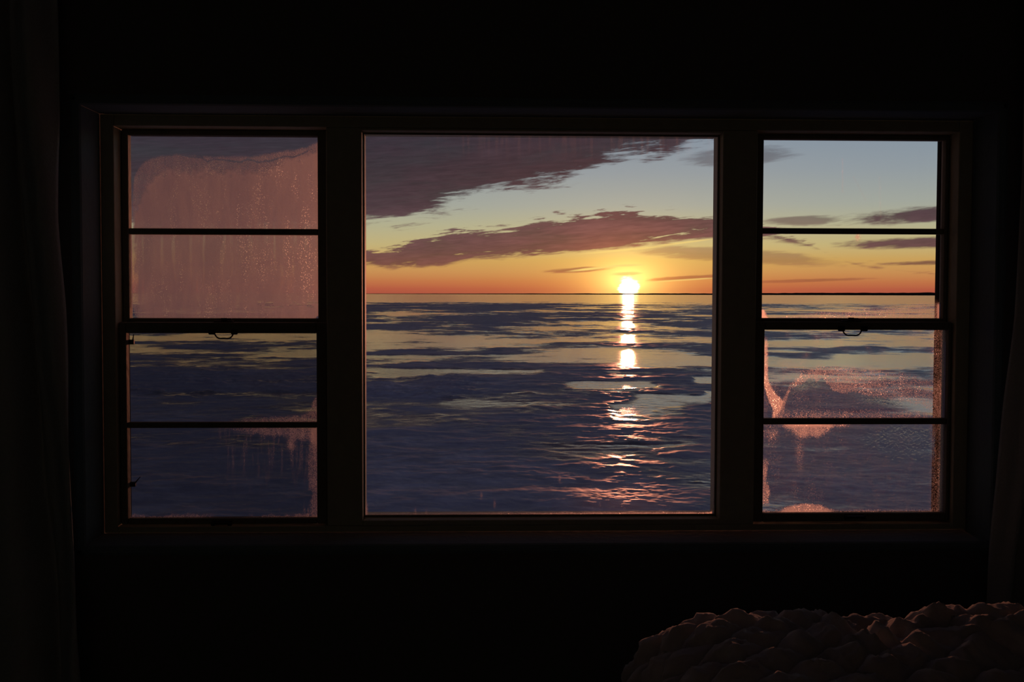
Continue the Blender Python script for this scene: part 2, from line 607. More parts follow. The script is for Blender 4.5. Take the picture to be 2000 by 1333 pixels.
def sstep(v, a, b):
    t = np.clip((v - a) / (b - a), 0, 1)
    return t * t * (3 - 2 * t)


def grid_mesh(name, V, nu, nv, mat, parent=None, attrs=None):
    """V: (nu*nv,3) array, rows of nu"""
    me = bpy.data.meshes.new(name)
    nf = (nu - 1) * (nv - 1)
    i = np.arange(nu - 1)[None, :] + nu * np.arange(nv - 1)[:, None]
    q = np.stack([i, i + 1, i + 1 + nu, i + nu], -1).reshape(-1, 4)
    me.vertices.add(len(V))
    me.vertices.foreach_set('co', V.astype(np.float32).ravel())
    me.loops.add(nf * 4)
    me.loops.foreach_set('vertex_index', q.astype(np.int32).ravel())
    me.polygons.add(nf)
    me.polygons.foreach_set('loop_start', np.arange(0, nf * 4, 4, dtype=np.int32))
    me.polygons.foreach_set('use_smooth', np.ones(nf, dtype=bool))
    me.update(calc_edges=True)
    for k, a in (attrs or {}).items():
        at = me.attributes.new(k, 'FLOAT', 'POINT')
        at.data.foreach_set('value', a.astype(np.float32).ravel())
    me.materials.append(mat)
    return link(bpy.data.objects.new(name, me), parent)


# ------------------------------------------------------------------ the room shell
XL, XR, YB, ZC = -2.25, 2.75, -4.6, 2.55     # room: left, right, back, ceiling
ZF = 0.12                                    # floor level
OX0, OX1, OZ0, OZ1 = -1.25, 1.25, 0.71, 1.9037   # opening in the window wall
WT = 0.30                                    # wall thickness

bm = bmesh.new()
add_box(bm, XL - 0.2, OX0 - 0.012, 0, WT, ZF - 0.05, ZC + 0.1)
add_box(bm, OX1 + 0.012, XR + 0.2, 0, WT, ZF - 0.05, ZC + 0.1)
add_box(bm, OX0 - 0.012, OX1 + 0.012, 0, WT, ZF - 0.05, OZ0 - 0.012)
add_box(bm, OX0 - 0.012, OX1 + 0.012, 0, WT, OZ1 + 0.012, ZC + 0.1)
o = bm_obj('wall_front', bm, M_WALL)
tag(o, 'dark unlit wall around the wide window', 'wall', 'structure')
o = box('wall_left', XL - 0.2, XL, YB, 0, ZF - 0.05, ZC + 0.1, M_ROOM)
tag(o, 'dark side wall beside the left curtain', 'wall', 'structure')
o = box('wall_right', XR, XR + 0.2, YB, 0, ZF - 0.05, ZC + 0.1, M_ROOM)
tag(o, 'dark side wall beside the bed', 'wall', 'structure')
o = box('wall_back', XL - 0.2, XR + 0.2, YB - 0.2, YB, ZF - 0.05, ZC + 0.1, M_ROOM)
tag(o, 'dark wall opposite the window', 'wall', 'structure')
o = box('floor', XL, XR, YB, 0, ZF - 0.05, ZF, M_FLOOR)
tag(o, 'dark wooden floor of the bedroom', 'floor', 'structure')
o = box('ceiling', XL, XR, YB, 0, ZC, ZC + 0.1, M_CEIL)
tag(o, 'dark ceiling of the bedroom', 'ceiling', 'structure')
o = box('baseboard_front', XL, XR, -0.018, 0, ZF, ZF + 0.12, M_BASE, None, 0.004)
tag(o, 'dark baseboard along the foot of the window wall', 'baseboard', 'structure')

# plaster reveal lining the opening
FY = 0.16          # front of the window frame
rev = empty('trim_1', None, (0, 0, OZ0))
tag(rev, 'pale plaster reveal with rounded corners lining the window opening', 'window reveal', 'structure')


def reveal(name, x0, x1, z0, z1):
    o = box(name, x0, x1, -0.004, FY + 0.01, z0 - OZ0, z1 - OZ0, M_REVEAL, rev, 0.011)
    return o


reveal('side_lining', OX0 - 0.03, OX0, OZ0 - 0.03, OZ1 + 0.03)
reveal('side_lining', OX1, OX1 + 0.03, OZ0 - 0.03, OZ1 + 0.03)
reveal('head_lining', OX0 - 0.03, OX1 + 0.03, OZ1, OZ1 + 0.03)
reveal('sill_board', OX0 - 0.03, OX1 + 0.03, OZ0 - 0.03, OZ0)

# ------------------------------------------------------------------ wooden window frame
YO = 0.295         # outer end of the frame
jl = P(226, 650, FY)[0]
jr = P(1867, 650, FY)[0]
m1l, m1r = P(638, 650, FY)[0], P(707, 650, FY)[0]
m2l, m2r = P(1409, 650, FY)[0], P(1476, 650, FY)[0]
head_side = P(435, 247, FY)[1]
head_mid = P(1060, 257, FY)[1]
sill_side = P(435, 1029, FY)[1]
sill_mid = P(1060, 1016, FY)[1]
fx0, fx1, fz0, fz1 = OX0 + 0.001, OX1 - 0.001, OZ0 + 0.001, OZ1 - 0.001
fr = empty('trim_2', None, (0, FY, OZ0))
tag(fr, 'dark wooden window frame with two broad mullions', 'window frame', 'structure')


def fpart(name, x0, x1, z0, z1, y0=FY, y1=YO, bevel=0.003, mat=M_FRAME):
    return box(name, x0, x1, y0 - FY, y1 - FY, z0 - OZ0, z1 - OZ0, mat, fr, bevel)


fpart('jamb', fx0, jl, fz0, fz1)
fpart('jamb', jr, fx1, fz0, fz1)
fpart('head_rail', jl, jr, head_side, fz1)
fpart('sill_rail', jl, jr, fz0, sill_side)
fpart('mullion', m1l, m1r, sill_side, head_side)
fpart('mullion', m2l, m2r, sill_side, head_side)
fpart('head_stop', m1r, m2l, head_mid, head_side)
fpart('sill_stop', m1r, m2l, sill_side, sill_mid)
# outer stops behind the sashes
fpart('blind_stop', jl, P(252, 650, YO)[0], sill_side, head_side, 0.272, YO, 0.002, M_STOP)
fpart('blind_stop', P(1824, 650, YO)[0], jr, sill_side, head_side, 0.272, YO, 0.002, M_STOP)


# ------------------------------------------------------------------ panes with frost
def interp(x, pts):
    xs, ys = zip(*pts)
    return np.interp(x, xs, ys)


def pane(name, parent, x0, x1, z0, z1, y, mat, step, frost_fn=None, base=(0, 0, 0)):
    """a 4 mm pane; the room side is a fine grid that carries the frost"""
    bx, by, bz = base
    nu = max(3, int((x1 - x0) / step))
    nv = max(3, int((z1 - z0) / step))
    gx, gz = np.meshgrid(np.linspace(x0, x1, nu), np.linspace(z0, z1, nv))
    gx, gz = gx.ravel(), gz.ravel()
    V = np.stack([gx - bx, np.full_like(gx, y - by), gz - bz], -1)
    dvec = np.stack([gx, np.full_like(gx, y), gz], -1) - CAM
    dep = dvec @ FW
    px = 1000 + FPX * (dvec @ RT) / dep
    py = 666.5 - FPX * (dvec @ UP) / dep
    fz = np.zeros_like(gx)
    mz = np.zeros_like(gx)
    if frost_fn:
        fz, mz = frost_fn(px, py)
        fz, mz = np.clip(fz, 0, 1), np.clip(mz, 0, 1)
    o = grid_mesh(name, V, nu, nv, mat, parent, {'frost': fz, 'melt': mz})
    bm = bmesh.new()
    bm.from_mesh(o.data)
    bm.verts.ensure_lookup_table()
    idx = [0, nu - 1, nu * nv - 1, nu * (nv - 1)]
    cos = [bm.verts[i].co + Vector((0, 0.004, 0)) for i in idx]
    back = [bm.verts.new(c) for c in cos]
    bm.faces.new(back[::-1])
    bm.to_mesh(o.data)
    bm.free()
    return o


def wob(px, py, s, seed=3):
    return fbm(px / s, py / s, 4, 0.55, seed) - 0.5


def frost_ul_a(px, py):
    edge = interp(px, [(240, 420), (256, 420), (262, 345), (270, 328), (285, 312), (312, 304), (346, 299), (366, 302), (430, 304), (488, 304), (555, 294), (600, 286), (620, 276)])
    w = wob(px, py, 14)
    dd = py - edge + w * 5
    full = interp(px, [(240, 445), (262, 430), (280, 380), (300, 348), (330, 336), (400, 336), (480, 338), (540, 328), (580, 310), (612, 296), (622, 285)])
    f = 0.52 * sstep(dd, -1, 7) + 0.56 * sstep(py - full + w * 34, -12, 16)
    ridge = interp(px, [(355, 302), (372, 307), (395, 308), (405, 316), (418, 311), (440, 313), (470, 317), (484, 311), (505, 317), (530, 314), (556, 306), (575, 307), (592, 300), (606, 291)])
    f *= 1 - 0.85 * np.exp(-((py - ridge + w * 2) / 1.6) ** 2) * sstep(px, 345, 365) * (1 - sstep(px, 600, 608))
    f *= sstep(px, 256, 264)
    melt = 0.5 * sstep(dd, 0, 6) * (1 - sstep(py - full + w * 30, -12, 14))
    return f, 0 * px


def frost_ul_b(px, py):
    w = wob(px, py, 22)
    f = 1.2 - 0.28 * sstep(py, 570, 615) + w * 0.2
    f *= 0.62 + 0.38 * sstep(px + w * 10, 258, 280)
    f *= sstep(px + 0.6 * (620 - py), 262, 274)
    f *= sstep((630 - px) + 1.2 * (622 - py), 10, 18)
    sm = sstep(fbm(px / 9, py / 4, 3, 0.5, 8), 0.52, 0.62) * sstep(py, 585, 592) * (1 - sstep(py, 598, 604)) * sstep(px, 495, 510)
    return f * (1 - 0.35 * sm), 0 * px


def frost_ll_c(px, py):
    w = wob(px, py, 16)
    top = interp(px, [(250, 830), (330, 827), (430, 822), (500, 816), (570, 812), (595, 808), (604, 800), (612, 782), (620, 768)])
    f = 0.4 * sstep(py - top + w * 8, -3, 10) * sstep(px, 320, 520)
    return f, 0 * px


def frost_ll_d(px, py):
    w = wob(px, py, 14)
    st = fbm(px / 5.0, py / 60.0, 4, 0.6, 12)
    reach = interp(px, [(250, 838), (420, 840), (500, 848), (560, 856), (605, 862), (620, 880)])
    f = 0.42 * (1 - sstep(py + w * 14, reach - 8, reach + 4)) * sstep(px, 400, 520)
    f += 0.14 * sstep(st, 0.5, 0.75) * (1 - sstep(py, 860, 990)) * sstep(px, 380, 470)
    f += 0.45 * sstep(px + w * 18, 603, 614)
    f += 0.7 * np.exp(-((px - 568) / 6) ** 2 - ((py - 868) / 11) ** 2)
    f += 0.4 * sstep(py + w * 14, 1003, 1012) * np.maximum(1 - sstep(px, 380, 430), sstep(px, 470, 540))
    f += 0.25 * sstep(st, 0.55, 0.7) * sstep(py, 975, 1005) * sstep(px, 540, 560)
    return f, 0 * px


def frost_mid(px, py):
    w = wob(px, py, 18)
    k = interp(px, [(710, 0.12), (950, 0.12), (1100, 0.45), (1300, 0.75), (1400, 1)])
    f = k * sstep(py + w * 3, 1000.5, 1004)
    dcor = np.hypot(np.maximum(px - 1378, 0) / 1.0, np.maximum(py - 985, 0) / 1.0)
    f += 0.9 * sstep(dcor, 16, 22) * (px > 1378) * (py > 985)
    f += 0.75 * sstep(px + w * 2, 1393, 1396) * sstep(py, 920, 985)
    f += 0.5 * sstep(720 - px, 0, 4) * sstep(py, 975, 1000)
    st = fbm(px / 5.0, py / 90.0, 4, 0.6, 31)
    f += 0.025 * sstep(st, 0.52, 0.7) * (1 - sstep(py, 270, 330)) * sstep(px, 800, 900)
    f += 0.05 * np.exp(-((px - 1210) / 90) ** 2 - ((py - 985) / 30) ** 2)
    for sx, sy in [(940, 968), (966, 985), (1093, 935), (833, 1002), (811, 1000)]:
        f += 0.13 * np.exp(-((px - sx) / 2.0) ** 2 - ((py - sy) / 7.0) ** 2)
    return f, 0 * px


def frost_ur_a(px, py):
    f = 0.09 * np.exp(-((px - 1645.5) / 1.2) ** 2) * (py > 310) * (py < 376)
    f += 0.05 * np.exp(-((px - 1719 - (py - 380) * 0.03) / 1.3) ** 2) * (py > 345) * (py < 425)
    for k in range(9):
        t = k / 8.0
        f += 0.08 * np.exp(-((px - (1668 + 22 * t)) / 1.3) ** 2 - ((py - (347 + 42 * t)) / 2.2) ** 2)
    return f, 0 * px


def frost_ur_b(px, py):
    w = wob(px, py, 16)
    f = 0.6 * np.exp(-((px - 1675) / 4.5) ** 2 - ((py - 463) / 6.0) ** 2)
    top = interp(px, [(1490, 618), (1560, 612), (1640, 604), (1720, 596), (1800, 590), (1850, 588)])
    f += 0.3 * sstep(py - top + w * 8, -4, 16)
    f += 0.9 * sstep((1498 - px) + (py - 618) * 0.35 + w * 3, -2, 3) * sstep(py, 602, 608)
    f += 0.8 * sstep(px, 1828, 1833) * sstep(py, 590, 597)
    return f, 0 * px


def frost_lr_c(px, py):
    w = wob(px, py, 18)
    w2 = wob(px, py, 5, 9)
    outer = interp(px, [(1490, 830), (1515, 812), (1530, 775), (1545, 745), (1570, 724), (1600, 711), (1650, 711), (1720, 716), (1780, 728), (1850, 742)])
    inner = interp(px, [(1490, 840), (1528, 818), (1534, 790), (1541, 766), (1553, 753), (1568, 747), (1583, 739), (1596, 745), (1606, 739), (1612, 742), (1622, 757), (1634, 766), (1650, 768), (1664, 764), (1690, 772), (1725, 777), (1760, 783), (1795, 789), (1812, 800), (1830, 812)])
    ring = sstep(py - outer + w * 8, -2, 14) * (1 - sstep(py - inner + w2 * 10, -2, 3))
    ring *= interp(px, [(1490, 1), (1600, 0.95), (1700, 0.7), (1850, 0.55)])
    f = 0.30 * ring
    ins = sstep(py - inner + w2 * 10, 0, 3)
    f += ins * (0.05 + 0.16 * sstep(py, 795, 818))
    vx = interp(py, [(640, 1494), (670, 1500), (720, 1499), (745, 1501), (765, 1512), (785, 1530), (800, 1526), (820, 1512)])
    vl = interp(py, [(640, 1490), (745, 1490), (765, 1496), (785, 1502), (800, 1510), (820, 1508)])
    f += 0.6 * sstep(vx - px + w * 5, -2, 3) * sstep(px - vl, -2, 2) * sstep(py, 655, 675)
    f += 0.07 * sstep(wob(px, py, 60, 5) + 0.5, 0.45, 0.7) * (1 - ins)
    f += 0.75 * sstep(px + w * 8, 1839, 1844) * sstep(py, 655, 680) + 0.12 * sstep(px, 1812, 1826)
    rim = np.exp(-((py - inner - 8) / 7.0) ** 2) * (np.exp(-((px - 1580) / 28) ** 2) + np.exp(-((px - 1725) / 45) ** 2))
    return f, 0.75 * rim


def frost_lr_d(px, py):
    w = wob(px, py, 16)
    f = 0.04 + 0.06 * w
    f = f + 0.5 * (1 - sstep(np.hypot((px - 1582) / 50, (py - 828) / 30) + w * 0.5, 0.6, 1.1))
    f += 0.35 * (1 - sstep(py + w * 5, 832, 837)) * sstep(px, 1515, 1535) * (1 - sstep(px, 1640, 1670))
    f += 0.65 * (1 - sstep(np.hypot((px - 1576) / 54, (py - 1004) / 20) + w * 0.2, 0.8, 1.05))
    f += 0.4 * sstep(1502 - px + w * 16, 0, 6) * sstep(py, 890, 915) * (1 - sstep(py, 975, 992))
    f += 0.3 * np.exp(-((px - 1508) / 9) ** 2 - ((py - 847) / 11) ** 2)
    f += 0.13 * np.exp(-((px - 1562) / 7) ** 2 - ((py - 880) / 28) ** 2)
    f += 0.18 * sstep(py, 992, 1002) + 0.12 * sstep(px, 1812, 1826)
    melt = 0.5 * (1 - sstep(np.hypot((px - 1762) / 85, (py - 868) / 42) + w * 0.6, 0.5, 1.15))
    melt += 0.10 * sstep(wob(px, py, 40, 4) + 0.5, 0.5, 0.7)
    return f, melt


# ------------------------------------------------------------------ double hung windows
def double_hung(name, label, xa, xb, up, lo, wx, mat_lo, fns):
    """up / lo: pixel rows of glass top, muntin top, muntin bottom, glass bottom; wx: pixel column where the rows were read"""
    yl, yu, th = 0.182, 0.222, 0.036
    gap = 0.002
    win = empty(name, None, ((xa + xb) / 2, yl, sill_side))
    tag(win, label, 'window', 'structure')
    base = ((xa + xb) / 2, yl, sill_side)

    def b(pname, x0, x1, y0, y1, z0, z1, parent, mat=M_SASH, bev=0.004):
        return box(pname, x0 - base[0], x1 - base[0], y0 - base[1], y1 - base[1], z0 - base[2], z1 - base[2], mat, parent, bev)

    # meeting height
    lo_top_rail_top = P(wx, lo['rail_top'], yl)[1]
    # ---- upper sash (outer track)
    us = empty('upper_sash', win)
    gx0, gx1 = P(up['x0'], 450, yu)[0], P(up['x1'], 450, yu)[0]
    gt, mt_, mb_, gb = [P(wx, v, yu)[1] for v in up['rows']]
    z_top = head_side - gap
    z_bot = gb - 0.034
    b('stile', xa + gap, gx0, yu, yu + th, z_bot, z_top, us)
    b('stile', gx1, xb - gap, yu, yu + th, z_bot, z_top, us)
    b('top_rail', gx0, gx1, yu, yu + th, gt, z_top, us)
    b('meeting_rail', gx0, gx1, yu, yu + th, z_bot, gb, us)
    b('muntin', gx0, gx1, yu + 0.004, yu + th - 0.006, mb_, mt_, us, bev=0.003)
    gy = yu + th * 0.55
    pane('pane', us, gx0 - 0.004, gx1 + 0.004, mt_ - 0.004, gt + 0.004, gy, M_GLASS, 0.0016, fns[0], base)
    pane('pane', us, gx0 - 0.004, gx1 + 0.004, gb - 0.004, mb_ + 0.004, gy, M_GLASS, 0.0016, fns[1], base)
    # ---- lower sash (inner track)
    ls = empty('lower_sash', win)
    hx0, hx1 = P(lo['x0'], 830, yl)[0], P(lo['x1'], 830, yl)[0]
    ht, nt_, nb_, hb = [P(wx, v, yl)[1] for v in lo['rows']]
    zt, zb = lo_top_rail_top, sill_side + gap
    b('stile', xa + gap, hx0, yl, yl + th, zb, zt, ls)
    b('stile', hx1, xb - gap, yl, yl + th, zb, zt, ls)
    b('meeting_rail', hx0, hx1, yl, yl + th, ht, zt, ls)
    b('bottom_rail', hx0, hx1, yl, yl + th, zb, hb, ls)
    b('muntin', hx0, hx1, yl + 0.004, yl + th - 0.006, nb_, nt_, ls, bev=0.003)
    gy = yl + th * 0.55
    pane('pane', ls, hx0 - 0.004, hx1 + 0.004, nt_ - 0.004, ht + 0.004, gy, mat_lo, 0.0016, fns[2], base)
    pane('pane', ls, hx0 - 0.004, hx1 + 0.004, hb - 0.004, nb_ + 0.004, gy, mat_lo, 0.0016, fns[3], base)
    # ---- bail pull under the meeting rail
    def q(px, py, y):
        x, z = P(px, py, y)
        return (x - base[0], y - base[1], z - base[2])
    hx, hy = lo['pull']
    ys = yl - 0.012
    k = [q(hx - 19, hy - 5, ys), q(hx - 18.5, hy - 1, ys), q(hx - 16, hy + 4, ys), q(hx - 12.5, hy + 8, ys), q(hx - 8, hy + 9.6, ys), q(hx, hy + 9.2, ys),
         q(hx + 8, hy + 9.7, ys), q(hx + 13.5, hy + 8, ys), q(hx + 17, hy + 4, ys), q(hx + 18.6, hy - 1, ys), q(hx + 19, hy - 5, ys)]
    pull = tube('pull_handle', k, 0.0021, M_IRON, ls)
    tag(pull, 'dark iron bail pull')
    for sx in (-1, 1):
        c = q(hx + sx * 22, hy - 4, yl)
        bm = bmesh.new()
        add_box(bm, c[0] - 0.009, c[0] + 0.009, c[1] - 0.016, c[1] + 0.001, c[2] - 0.008, c[2] + 0.007, 0.003)
        bm_obj('pull_bracket', bm, M_IRON, ls)
    # ---- sash lock on top of the meeting rail
    c = q(lo['lock'][0], lo['lock'][1], yl)
    bm = bmesh.new()
    zr = zt - base[2]
    add_box(bm, c[0] - 0.028, c[0] + 0.028, 0.006, 0.03, zr - 0.001, zr + 0.004, 0.0015)
    add_tube(bm, [(c[0], 0.018, zr), (c[0], 0.018, zr + 0.012)], 0.009, 12)
    add_box(bm, c[0] - 0.004, c[0] + 0.022, 0.013, 0.021, zr + 0.006, zr + 0.011, 0.002)
    lk = bm_obj('sash_lock', bm, M_IRON, ls)
    # ---- finger lift on the bottom rail
    c = q(lo['lift'][0], lo['lift'][1], yl)
    bm = bmesh.new()
    add_box(bm, c[0] - 0.029, c[0] + 0.029, -0.004, 0.001, c[2] - 0.008, c[2] + 0.004, 0.0012)
    add_box(bm, c[0] - 0.024, c[0] + 0.024, -0.018, 0.0, c[2] - 0.002, c[2] + 0.002, 0.001)
    for sx in (-1, 1):
        add_box(bm, c[0] + sx * 0.024 - 0.006, c[0] + sx * 0.024 + 0.006, -0.014, 0.0, c[2] - 0.009, c[2] + 0.002, 0.002)
    bm_obj('finger_lift', bm, M_IRON, ls)
    return win, us, ls, q, base


w1, us1, ls1, q1, b1 = double_hung(
    'window_1', 'double-hung side window left of the picture window, upper panes coated in pink-lit frost', jl, m1l,
    dict(x0=251, x1=620.5, rows=(265, 446.5, 458.5, 622)),
    dict(x0=247.5, x1=618.5, rows=(651.5, 826, 837, 1013.5), rail_top=630, pull=(437, 652), lock=(435, 627), lift=(434, 1020)),
    435, M_GLASS_DULL, (frost_ul_a, frost_ul_b, frost_ll_c, frost_ll_d))
# spring catches on the outer track of the left window
for (ax, ay), (bx_, by_) in [((262, 946), (274, 932)), ((259, 668), (261, 653))]:
    yk = 0.212
    p0, p1 = q1(ax, ay, yk), q1(bx_, by_, yk)
    bm = bmesh.new()
    add_tube(bm, [p0, p1], [0.0024, 0.0011], 8)
    add_box(bm, p0[0] - 0.014, p0[0] + 0.004, p0[1] - 0.004, p0[1] + 0.008, p0[2] - 0.008, p0[2] + 0.006, 0.002)
    bm_obj('spring_catch', bm, M_IRON, ls1)

w3, us3, ls3, q3, b3 = double_hung(
    'window_3', 'double-hung side window right of the picture window, clear sky above and frost patches below', m2r, jr,
    dict(x0=1490.5, x1=1845, rows=(272.5, 446, 457, 622)),
    dict(x0=1492, x1=1850, rows=(645, 818, 830, 1003), rail_top=629, pull=(1664, 646), lock=(1666, 626), lift=(1668, 1008)),
    1665, M_GLASS, (frost_ur_a, frost_ur_b, frost_lr_c, frost_lr_d))

# ------------------------------------------------------------------ picture window
GY = 0.214
w2 = empty('window_2', None, ((m1r + m2l) / 2, GY, sill_mid))
tag(w2, 'large single-pane picture window showing the setting sun over the ice', 'window', 'structure')
b2 = ((m1r + m2l) / 2, GY, sill_mid)
bead = 0.006


def bead_box(x0, x1, z0, z1):
    o = box('glazing_bead', x0 - b2[0], x1 - b2[0], -0.006, 0.004, z0 - b2[2], z1 - b2[2], M_SASH, w2, 0.0015)


bead_box(m1r, m1r + bead * 0.6, sill_mid, head_mid)
bead_box(m2l - bead * 0.8, m2l, sill_mid, head_mid)
bead_box(m1r + bead * 0.6, m2l - bead * 0.8, head_mid - bead * 0.8, head_mid)
bead_box(m1r + bead * 0.6, m2l - bead * 0.8, sill_mid, sill_mid + bead)
pane('pane', w2, m1r, m2l, sill_mid, head_mid, GY, M_GLASS, 0.002, frost_mid, b2)

# ------------------------------------------------------------------ frozen lake
HL = 4.0                     # eye height above the ice
ZL = EYE - HL


def lake():
    v_near, v_far = 780.0, 0.35
    rows = np.concatenate([np.linspace(v_near, 442, 30)[:-1], np.linspace(442, 60, 470)[:-1], np.linspace(60, 12, 110)[:-1], np.geomspace(12, v_far, 26)])
    dist = HL * FPX / rows
    cols = np.concatenate([np.linspace(-60, -24, 40)[:-1], np.linspace(-24, 28, 880)[:-1], np.linspace(28, 62, 40)])
    A, Dm = np.meshgrid(np.radians(cols), dist)
    X = CX + Dm * np.sin(A)
    Y = -D + Dm * np.cos(A)
    # picture coordinates of the flat spot, to say where the photo shows smooth ice
    dx, dy, dz = X - CAM[0], Y - CAM[1], np.full_like(X, -HL)
    dep = dx * FW[0] + dy * FW[1] + dz * FW[2]
    px = 1000 + FPX * (dx * RT[0] + dy * RT[1] + dz * RT[2]) / dep
    py = 666.5 - FPX * (dx * UP[0] + dy * UP[1] + dz * UP[2]) / dep
    v = HL * FPX / Dm
    # multi-scale floes
    n = fbm(X / 160.0, Y / 210.0, 9, 0.62, 5)
    nb = fbm(X / 9.0 + 40, Y / 11.0, 6, 0.58, 21)
    nc = fbm(X / 15.0 - 8, Y / 26.0, 7, 0.66, 33)
    far = sstep(Dm, 60, 140)
    k = 0.5 + 0.65 * (n - 0.5) + (1.5 - 0.5 * far) * (nb - 0.5) + 1.8 * far * (nc - 0.5)
    bias = np.interp(v, [0, 13, 17, 22, 35, 60, 90, 130, 170, 230, 300, 430], [1.5, 1.3, 0.3, -0.12, -0.02, 0.02, 0.1, 0.06, -0.10, -0.2, -0.3, -0.35])
    k = k + bias
    w = 14 * (fbm(X / 5.0, Y / 5.0, 4, 0.6, 77) - 0.5)
    wx = 60 * (fbm(X / 7.0 + 9, Y / 7.0, 4, 0.6, 78) - 0.5)
    for x0, x1, y0, y1, s in [
        (700, 1080, 590, 604, -0.3), (880, 1060, 600, 656, -0.22), (715, 900, 612, 640, 0.15), (1090, 1330, 629, 643, 0.4), (700, 940, 660, 684, 0.4), (930, 1250, 662, 684, 0.2),
        (700, 1000, 684, 692, -0.5), (690, 1110, 692, 712, 0.5), (1100, 1260, 690, 716, 0.15), (760, 1080, 710, 722, -0.45), (745, 1070, 722, 735, 0.8), (700, 850, 733, 750, 0.2),
        (1255, 1430, 697, 716, 0.8), (1185, 1285, 726, 736, 0.55), (1115, 1275, 744, 760, 1.0), (1355, 1420, 736, 751, 1.0), (1220, 1385, 772, 792, 1.0), (1365, 1420, 764, 774, 0.9),
        (1180, 1340, 790, 822, 0.7), (830, 1110, 742, 788, -0.3), (700, 960, 778, 840, 0.22), (700, 900, 748, 775, -0.45), (250, 640, 655, 690, 0.05), (250, 640, 690, 716, 0.0),
        (230, 640, 722, 765, -0.5), (1090, 1250, 880, 884, 0.3), (1480, 1860, 600, 625, 0.5), (1480, 1860, 648, 715, 0.28), (1480, 1700, 588, 602, -0.2), (1560, 1720, 672, 684, -0.45),
        (1510, 1620, 690, 702, -0.35), (1760, 1840, 680, 690, -0.35), (1480, 1560, 704, 712, -0.3), (1180, 1280, 815, 880, 0.12), (1060, 1330, 868, 878, 0.3), (300, 560, 900, 960, 0.12)]:
        sx, sy = (x1 - x0) * 0.12 + 4, (y1 - y0) * 0.18 + 1
        ww = w * np.clip((y1 - y0) / 22.0, 0.15, 1.0)
        mk = sstep(px + wx, x0 - sx, x0 + sx) * (1 - sstep(px + wx, x1 - sx, x1 + sx)) * sstep(py + ww, y0 - sy, y0 + sy) * (1 - sstep(py + ww, y1 - sy, y1 + sy))
        k = k + 0.6 * s * mk
    ice = np.clip(k, -0.4, 1.4)
    rough = 1 - sstep(ice, 0.38, 0.6)
    # relief of the snow and the broken ice
    amp = np.interp(Dm, [10, 40, 120, 400, 2000, 8000], [0.03, 0.09, 0.20, 0.24, 0.1, 0.0])
    lump = fbm(X / 1.6, Y / 1.6, 5, 0.6, 50) - 0.42
    ridge = 1 - np.abs(2 * fbm(X / 6.5, Y / 5.0, 5, 0.55, 60) - 1)
    fine = fbm(X / 0.55, Y / 0.55, 4, 0.6, 52) - 0.5
    z = rough * amp * (lump * 1.1 + 0.35 * (ridge - 0.72) + 0.5 * fine * (1 - sstep(Dm, 50, 110)))
    rub = sstep(py, 715, 735) * (1 - sstep(py, 765, 790)) * (1 - sstep(px, 880, 1000))
    z += rough * rub * 0.30 * np.clip(fbm(X / 1.1, Y / 1.1, 5, 0.65, 90) - 0.45, 0, 1)
    z += rough * 0.02
    V = np.stack([X.ravel(), Y.ravel(), ZL + z.ravel()], -1)
    nu = len(cols)
    # rows run from near to far: order them so that normals point up
    o = grid_mesh('frozen_lake', V, nu, len(rows), M_LAKE, None, {'ice': ice})
    tag(o, 'frozen lake of blue snow and smooth ice patches reaching the horizon', 'lake', 'structure')


lake()


def far_shore():
    r0, r1, H0 = 11000.0, 11600.0, 1.0
    az = np.radians(np.linspace(-42, 46, 500))
    px = 1000 + FPX * np.tan(az - YAW)
    h = np.interp(px, [0, 700, 1000, 1200, 1400, 1600, 1850, 2200], [2.0, 3.5, 8.0, 11.0, 14.0, 21.0, 26.0, 26.0])
    h = h * (0.8 + 0.4 * fbm(az * 180, az * 0 + 2.0, 4, 0.6, 7))
    vs_, fs = [], []
    for i, (a, hh) in enumerate(zip(az, h)):
        s, c = math.sin(a), math.cos(a)
        for rr, zz in ((r0, ZL - 6), (r0, ZL + hh * 0.7), (r0 + 60, ZL + hh), (r1, ZL + hh * 0.9), (r1, ZL - 6)):
            vs_.append((CX + rr * s, -D + rr * c, zz))
        if i:
            for k in range(4):
                p = (i - 1) * 5 + k
                fs.append((p, p + 5, p + 6, p + 1))
    o = mesh_obj('far_shore', vs_, fs, M_SHORE)
    tag(o, 'thin dark line of wooded far shore on the horizon', 'shore', 'structure')


far_shore()


